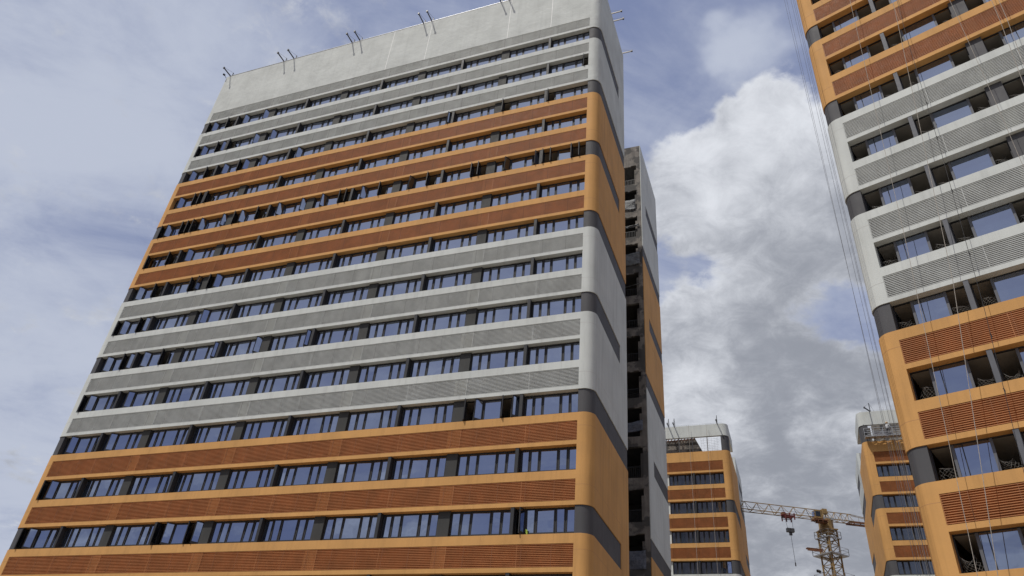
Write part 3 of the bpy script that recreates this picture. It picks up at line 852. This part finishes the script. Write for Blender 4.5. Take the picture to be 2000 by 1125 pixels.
rope([w2(9.4, -.6, 65.3), w2(8.46, -.6, 35), w2(7.6, -.6, 20), w2(6.3, -.6, 2)], .012, 'rope', 'pale rope in the top right corner, left of a close pair')
rope([w2(9.7, -.6, 65.3), w2(8.75, -.6, 35), w2(7.8, -.6, 20), w2(6.5, -.6, 2)], .012, 'rope', 'pale rope in the top right corner, right of a close pair')
def wt(t, x, y, z):
    c, s = math.cos(t.yaw), math.sin(t.yaw)
    return Vector((t.root.location.x + x * c - y * s, t.root.location.y + x * s + y * c, z + EYE))
for i, x in enumerate((-3.9, -1.65)):
    rope([wt(t3, 30 + x, -.4, 43.2), wt(t3, 30 + x + .08, -.4, 1)], .018, 'rope', 'pale rope down the small tower left of the crane, %s' % ('left of two', 'right of two')[i], 'ropes on the distant towers')
for i, x in enumerate((2.0, 2.5, 2.9)):
    rope([wt(t4, x, -.9, 42.8), wt(t4, x + .25, -.7, 1)], .012, 'rope', 'thin rope down the small tower right of the crane, %s' % ('leftmost of three', 'middle of three', 'rightmost of three')[i], 'ropes on the distant towers')

# ---------------------------------------------------------------- work platform with a worker
gp = empty('work_platform', wt(t4, -.6, -1.05, 39.05), t4.yaw)
GW = 6.0
b = MB(M_['galv'])
b.box(0, GW, 0, .72, 0, .06)
for x in [i * GW / 10 for i in range(11)]: b.bar((x, .02, -.06), (x, .70, -.06), .05)
b.build('deck', gp)
b = MB(M_['galv'])
for y in (.0, .72):
    for z in (.5, 1.05): b.bar((0, y, z), (GW, y, z), .045)
    for i in range(7): b.bar((i * GW / 6, y, .06), (i * GW / 6, y, 1.05), .045)
    for i in range(6): b.bar((i * GW / 6, y, .06), ((i + 1) * GW / 6, y, .5), .03)
for x in (0, GW):
    for z in (.5, 1.05): b.bar((x, 0, z), (x, .72, z), .045)
b.build('guard_rail', gp)
b = MB(M_['steel'])
for x in (.1, GW - .1): b.bar((x, .36, .06), (x, .36, 1.7), .07); b.box(x - .2, x + .2, .2, .55, .5, .95)
b.build('hoist', gp)
b = MB(M_['beam'])
for i in range(6):
    b.bar((.6 + i * .9, .9, -.28), (1.05 + i * .9, .9, -.05), .05); b.bar((1.05 + i * .9, .9, -.05), (1.5 + i * .9, .9, -.28), .05)
b.build('brace', gp)
tag(gp, 'long grey railed work platform hanging at the top storey of the right small tower', 'work platform')
sh = MB(M_['board']).box(0, 1.9, 0, .04, 0, .95).box(-.03, .0, -.01, .05, -.02, .97, M_['galv']).box(1.9, 1.93, -.01, .05, -.02, .97, M_['galv']).build('board', None, wt(t4, .5, .9, 39.6), (0, 0, t4.yaw))
tag(sh, 'pale flat board leaning behind the work platform', 'board')
# worker
def person(loc, rz):
    root = empty('person', loc, rz)
    me = bpy.data.meshes.new('body'); bm = bmesh.new()
    J = {'pel': (0, 0, .95, .15), 'belly': (0, .0, 1.12, .145), 'chest': (0, -.02, 1.34, .165), 'neck': (0, -.02, 1.50, .065), 'head': (0, -.04, 1.62, .095), 'top': (0, -.05, 1.70, .085),
         'shl': (.19, -.02, 1.43, .065), 'ell': (.27, -.12, 1.18, .048), 'hal': (.22, -.34, 1.10, .035), 'shr': (-.19, -.02, 1.43, .065), 'elr': (-.28, -.08, 1.18, .048), 'har': (-.22, -.30, 1.06, .035),
         'hil': (.10, 0, .90, .10), 'knl': (.11, -.03, .50, .07), 'anl': (.11, .02, .09, .05), 'tol': (.12, -.14, .05, .045), 'hir': (-.10, 0, .90, .10), 'knr': (-.11, -.03, .50, .07), 'anr': (-.11, .02, .09, .05), 'tor': (-.12, -.14, .05, .045)}
    Vv = {k: bm.verts.new(v[:3]) for k, v in J.items()}
    for a, b_ in [('pel', 'belly'), ('belly', 'chest'), ('chest', 'neck'), ('neck', 'head'), ('head', 'top'), ('chest', 'shl'), ('shl', 'ell'), ('ell', 'hal'), ('chest', 'shr'), ('shr', 'elr'), ('elr', 'har'),
                  ('pel', 'hil'), ('hil', 'knl'), ('knl', 'anl'), ('anl', 'tol'), ('pel', 'hir'), ('hir', 'knr'), ('knr', 'anr'), ('anr', 'tor')]:
        bm.edges.new((Vv[a], Vv[b_]))
    bm.to_mesh(me); bm.free()
    o = link('body', me, root)
    me.materials.append(M_['shirt'])
    md = o.modifiers.new('skin', 'SKIN')
    for i, v in enumerate(J.values()): me.skin_vertices[0].data[i].radius = (v[3], v[3])
    me.skin_vertices[0].data[0].use_root = True
    o.modifiers.new('sub', 'SUBSURF').levels = 2
    dg = bpy.context.evaluated_depsgraph_get(); ev = o.evaluated_get(dg)
    nm = bpy.data.meshes.new_from_object(ev); o.modifiers.clear(); o.data = nm
    nm.materials.clear()
    for k in ('skin', 'shirt', 'trouser'): nm.materials.append(M_[k])
    for p in nm.polygons:
        z = p.center.z; p.use_smooth = True
        p.material_index = 2 if z < .98 else (0 if z > 1.5 or (p.center.y < -.28 and z < 1.2) else 1)
    # hands with five fingers
    for sx, k in ((1, 'hal'), (-1, 'har')):
        h = Vector(J[k][:3]); hb_ = MB(M_['skin'])
        hb_.tube([h + Vector((0, .03, .01)), h + Vector((0, -.03, 0)), h + Vector((0, -.08, -.01))], .032, 8)
        for q in range(4):
            x = (q - 1.5) * .019; ln = (.055, .07, .065, .05)[q]
            hb_.tube([h + Vector((x, -.07, 0)), h + Vector((x, -.07 - ln * .6, -.012)), h + Vector((x, -.07 - ln * .8, -.045))], .009, 6)
        hb_.tube([h + Vector((-sx * .03, -.02, 0)), h + Vector((-sx * .055, -.05, -.015)), h + Vector((-sx * .045, -.08, -.04))], .010, 6)
        hb_.build('hand', root, smooth=True)
    # head details
    f = MB(M_['skin']); f.box(-.012, .012, -.155, -.12, 1.60, 1.64); f.box(-.105, -.09, -.06, -.02, 1.59, 1.65); f.box(.09, .105, -.06, -.02, 1.59, 1.65)
    f.box(-.045, -.02, -.142, -.125, 1.645, 1.655, M_['trouser']); f.box(.02, .045, -.142, -.125, 1.645, 1.655, M_['trouser']); f.box(-.025, .025, -.14, -.12, 1.565, 1.572, M_['rust'])
    f.build('face', root)
    hm = bmesh.new(); bmesh.ops.create_uvsphere(hm, u_segments=16, v_segments=10, radius=.14)
    for v in list(hm.verts):
        if v.co.z < -.01: hm.verts.remove(v)
    for v in hm.verts:
        if v.co.z < .03: v.co.x *= 1.15; v.co.y *= 1.2
    hme = bpy.data.meshes.new('helmet'); hm.to_mesh(hme); hm.free(); hme.materials.append(M_['helmet'])
    link('helmet', hme, root, (0, -.045, 1.67), smooth=True)
    return root
pr = person(wt(t4, 2.0, -.69, 39.11), t4.yaw + 2.6)
tag(pr, 'worker in a tan helmet and pale shirt standing on the hanging work platform', 'person')
# yellow-green cloth at an open window of the big tower
zc = t1.LT(13) - OBo
cl = MB(M_['hiviz'])
cl.v = []; 
for j in range(6):
    for i in range(4): cl.v.append((i * .04 + .015 * math.sin(j * 1.3), .03 * math.sin(i * 1.7 + j), j * .075 - .004 * i * j))
for j in range(5):
    for i in range(3): a = j * 4 + i; cl.f.append((a, a + 1, a + 5, a + 4)); cl.mi.append(0)
co_ = cl.build('cloth', None, w1(W1 - 2.88, -.0 + .30, zc + .002), (0, 0, T1[3]), smooth=True)
co_.modifiers.new('thickness', 'SOLIDIFY').thickness = .02
tag(co_, 'small yellow-green cloth standing on the sill of a half open window', 'cloth')

# ---------------------------------------------------------------- tower crane
CR_ = Vector((50.458, 108.876, 39.744 + EYE))
CAZ = R(87)
cr = empty('tower_crane', (CR_.x, CR_.y, 0), 0)
jr = math.pi / 2 - CAZ          # jib line direction angle
H0 = CR_.z
mm = MB(M_['crane']); w = .95
mr = .45
def mpt(x, y, z):
    c, s = math.cos(mr), math.sin(mr); return (x * c - y * s, x * s + y * c, z)
z = 0.0; zt = H0 - 1.7
cs = [(-w, -w), (w, -w), (w, w), (-w, w)]
for x, y in cs: mm.bar(mpt(x, y, 0), mpt(x, y, zt), .19)
st = 1.5; i = 0
while z < zt - .2:
    z2 = min(z + st, zt)
    for q in range(4):
        a, b_ = cs[q], cs[(q + 1) % 4]
        if i % 2: a, b_ = b_, a
        mm.bar(mpt(a[0], a[1], z), mpt(b_[0], b_[1], z2), .09)
        mm.bar(mpt(*a, z2), mpt(*b_, z2), .08)
    z = z2; i += 1
mm.build('mast', cr)
def jib_pt(s_, t_, z_):
    c, s = math.cos(jr), math.sin(jr); return (s_ * c - t_ * s, s_ * s + t_ * c, z_)
# slewing ring and turntable
sl = MB(M_['crane'], M_['galv'])
sl.tube([(0, 0, H0 - 1.75), (0, 0, H0 - 1.7), (0, 0, H0 - .2), (0, 0, H0 - .1)], 1.05, 16)
sl.box(-1.2, 1.2, -1.2, 1.2, H0 - 1.75, H0 - 1.6); sl.box(-.95, .95, -.95, .95, H0 - .25, H0 + .1, M_['galv'])
sl.build('slewing_ring', cr)
def truss(name, s0, s1, h, wd, n, m, zb0=0.0, taper=0):
    b = MB(m)
    zb_ = H0 + .05
    def top(s_):
        f = (s_ - s0) / (s1 - s0); return zb_ + h * (1 - taper * f)
    for t in (-wd / 2, wd / 2): b.bar(jib_pt(s0, t, zb_), jib_pt(s1, t, zb_), .10)
    b.bar(jib_pt(s0, 0, top(s0)), jib_pt(s1, 0, top(s1)), .10)
    for i in range(n):
        a = s0 + (s1 - s0) * i / n; c_ = s0 + (s1 - s0) * (i + 1) / n; mid = (a + c_) / 2
        for t in (-wd / 2, wd / 2):
            b.bar(jib_pt(a, t, zb_), jib_pt(mid, 0, top(mid)), .055); b.bar(jib_pt(mid, 0, top(mid)), jib_pt(c_, t, zb_), .055)
        b.bar(jib_pt(c_, -wd / 2, zb_), jib_pt(c_, wd / 2, zb_), .06)
        b.bar(jib_pt(a, -wd / 2, zb_), jib_pt(c_, wd / 2, zb_), .05)
    return b.build(name, cr)
truss('jib', 0, -38, 1.35, 1.2, 20, M_['crane'])
truss('counter_jib_frame', 0, 4.2, 1.25, 1.2, 4, M_['crane'])
b = MB(M_['rust'], M_['crane'])
for t in (-.55, .55): b.bar(jib_pt(3.5, t, H0 - .05), jib_pt(15, t, H0 - .05), .14, .30)
for i in range(12): b.bar(jib_pt(3.6 + i, -.6, H0), jib_pt(3.6 + i, .6, H0), .08)
b.box(0, .01, 0, .01, H0, H0 + .01)
b.build('counter_jib', cr)
b = MB(M_['concrete_l'])
for i in range(4): 
    v0 = len(b.v); b.box(12 + i * .6, 12.5 + i * .6, -.7, .7, H0 - 1.5, H0 + .7)
    b.v[v0:] = [jib_pt(*p) for p in b.v[v0:]]
b.build('counterweight', cr)
b = MB(M_['crane'])
for t in (-.45, .45): b.bar(jib_pt(4.1, t * .3, H0 + 1.25), jib_pt(12, t, H0 + .1), .06)
for i in range(9):
    b.bar(jib_pt(3.8 + i * 1.2, -.6, H0), jib_pt(3.8 + i * 1.2, -.6, H0 + .75), .03)
b.bar(jib_pt(3.8, -.6, H0 + .75), jib_pt(13.5, -.6, H0 + .75), .03)
b.build('tie_bar', cr)
# tower head knuckle
b = MB(M_['crane']); v0 = len(b.v)
b.box(-.35, .35, -.35, .35, H0 + .9, H0 + 1.6); b.v[v0:] = [jib_pt(*p) for p in b.v[v0:]]
for sx in (-.6, .6): b.bar(jib_pt(sx, -.5, H0), jib_pt(0, 0, H0 + 1.4), .12); b.bar(jib_pt(sx, .5, H0), jib_pt(0, 0, H0 + 1.4), .12)
b.build('tower_head', cr)
# cab
b = MB(M_['rust'], M_['glass'], M_['crane']); v0 = len(b.v)
b.box(-2.3, -1.1, -1.65, -.7, H0 - .45, H0 + .75, M_['crane'])
b.box(-2.33, -2.302, -1.58, -.78, H0 - .1, H0 + .62, M_['glass']); b.box(-2.2, -1.5, -1.68, -1.652, H0 - .15, H0 + .6, M_['glass'])
b.box(-2.6, -.4, -1.75, -.6, H0 - .72, H0 - .60, M_['rust']); b.box(-2.0, -.4, -1.6, -.7, H0 - .95, H0 - .85, M_['rust'])
for x_ in (-2.55, -2.0, -1.3, -.6): b.box(x_, x_ + .07, -1.75, -1.68, H0 - .95, H0 - .2, M_['rust'])
b.v[v0:] = [jib_pt(*p) for p in b.v[v0:]]
b.bar(jib_pt(-2.6, -1.85, H0 - .9), jib_pt(-2.6, -1.85, H0 + .1), .04); b.bar(jib_pt(-2.9, -1.2, H0 - .2), jib_pt(-2.3, -1.2, H0 - 1.0), .06)
b.build('cab', cr)
# mast platforms
for i, (zz_, ex, ey) in enumerate([(H0 - 2.9, 1.3, 0), (H0 - 5.4, 1.75, 0), (H0 - 9.1, 1.9, 0)]):
    b = MB(M_['galv'])
    b.v += []
    v0 = len(b.v)
    b.box(-ex, ex, -ex, -w - .12, -.06, .08); b.box(-ex, ex, w + .12, ex, -.06, .08); b.box(-ex, -w - .12, -w - .12, w + .12, -.06, .08); b.box(w + .12, ex, -w - .12, w + .12, -.06, .08)
    for a in (-ex, ex):
        for c_ in (-ex, 0, ex): b.box(a - .03, a + .03, c_ - .03, c_ + .03, .08, 1.05); b.box(c_ - .03, c_ + .03, a - .03, a + .03, .08, 1.05)
    for z_ in (.55, 1.02):
        for a in (-ex, ex): b.box(a - .02, a + .02, -ex, ex, z_, z_ + .04); b.box(-ex, ex, a - .02, a + .02, z_, z_ + .04)
    b.v = [mpt(p[0], p[1], p[2] + zz_) for p in b.v]
    b.build('platform', cr)
b = MB(M_['rust']); v0 = 0
b.box(-4.2, -1.9, -1.5, -1.0, H0 - 5.1, H0 - 4.95); b.box(-4.2, -1.9, -1.5, -1.45, H0 - 5.4, H0 - 5.0)
b.v = [jib_pt(*p) for p in b.v]
b.build('side_boom', cr)
b = MB(M_['steel'])
for z_ in (H0 - 8.2, H0 - 9.5): b.tube([jib_pt(-2.6, -1.2, z_), jib_pt(-2.9, -1.2, z_ + .12), jib_pt(-3.1, -1.2, z_ + .1)], .22, 8); b.bar(jib_pt(-1.8, -1.2, z_), jib_pt(-2.7, -1.2, z_), .05)
b.build('floodlight', cr)
# trolley, hook and line
TS = -5.75
b = MB(M_['crane_red'], M_['steel']); 
b.box(TS - .8, TS + .8, -.7, .7, H0 - .22, H0 - .12)
for y_ in (-.7, .62): b.box(TS - .75, TS + .75, y_, y_ + .08, H0 - .42, H0 - .34); b.box(TS - .75, TS + .75, y_, y_ + .08, H0 - .02, H0 + .06)
for x_ in (-.78, -.1, .62):
    for y_ in (-.7, .55): b.box(TS + x_, TS + x_ + .14, y_, y_ + .14, H0 - .75, H0 + .22)
b.box(TS - 1.0, TS - .55, -.3, .3, H0 - .1, H0 + .38)
b.v = [jib_pt(*p) for p in b.v]
b.build('trolley', cr)
b = MB(M_['steel'])
for t in (-.55, .55): b.tube([jib_pt(TS + t, 0, H0 - .3), jib_pt(TS + t * .75 + .1, 0, H0 - 2.0)], .025, 5)
v0 = len(b.v); b.box(TS - .5, TS + .6, -.25, .25, H0 - 2.5, H0 - 1.95); b.box(TS - .15, TS + .25, -.12, .12, H0 - 2.95, H0 - 2.5); b.v[v0:] = [jib_pt(*p) for p in b.v[v0:]]
b.build('hook_block', cr)
b = MB(M_['steel']); b.tube([jib_pt(TS + .05, 0, H0 - 2.9), jib_pt(TS + .1, 0, H0 - 5.0), jib_pt(TS + .15, 0, H0 - 6.9)], .03, 5); b.tube([jib_pt(TS + .15, 0, H0 - 6.9), jib_pt(TS + .15, 0, H0 - 7.4)], .09, 6)
b.build('hook_line', cr)
b = MB(M_['steel']); b.tube([jib_pt(-38, 0, H0 - .35), jib_pt(TS, 0, H0 - .2)], .02, 4); b.tube([jib_pt(-38, 0, H0 + .5), jib_pt(-.4, 0, H0 + .7)], .02, 4)
b.build('trolley_cable', cr)
tag(cr, 'yellow tower crane with lattice jib between the two small distant towers', 'crane')
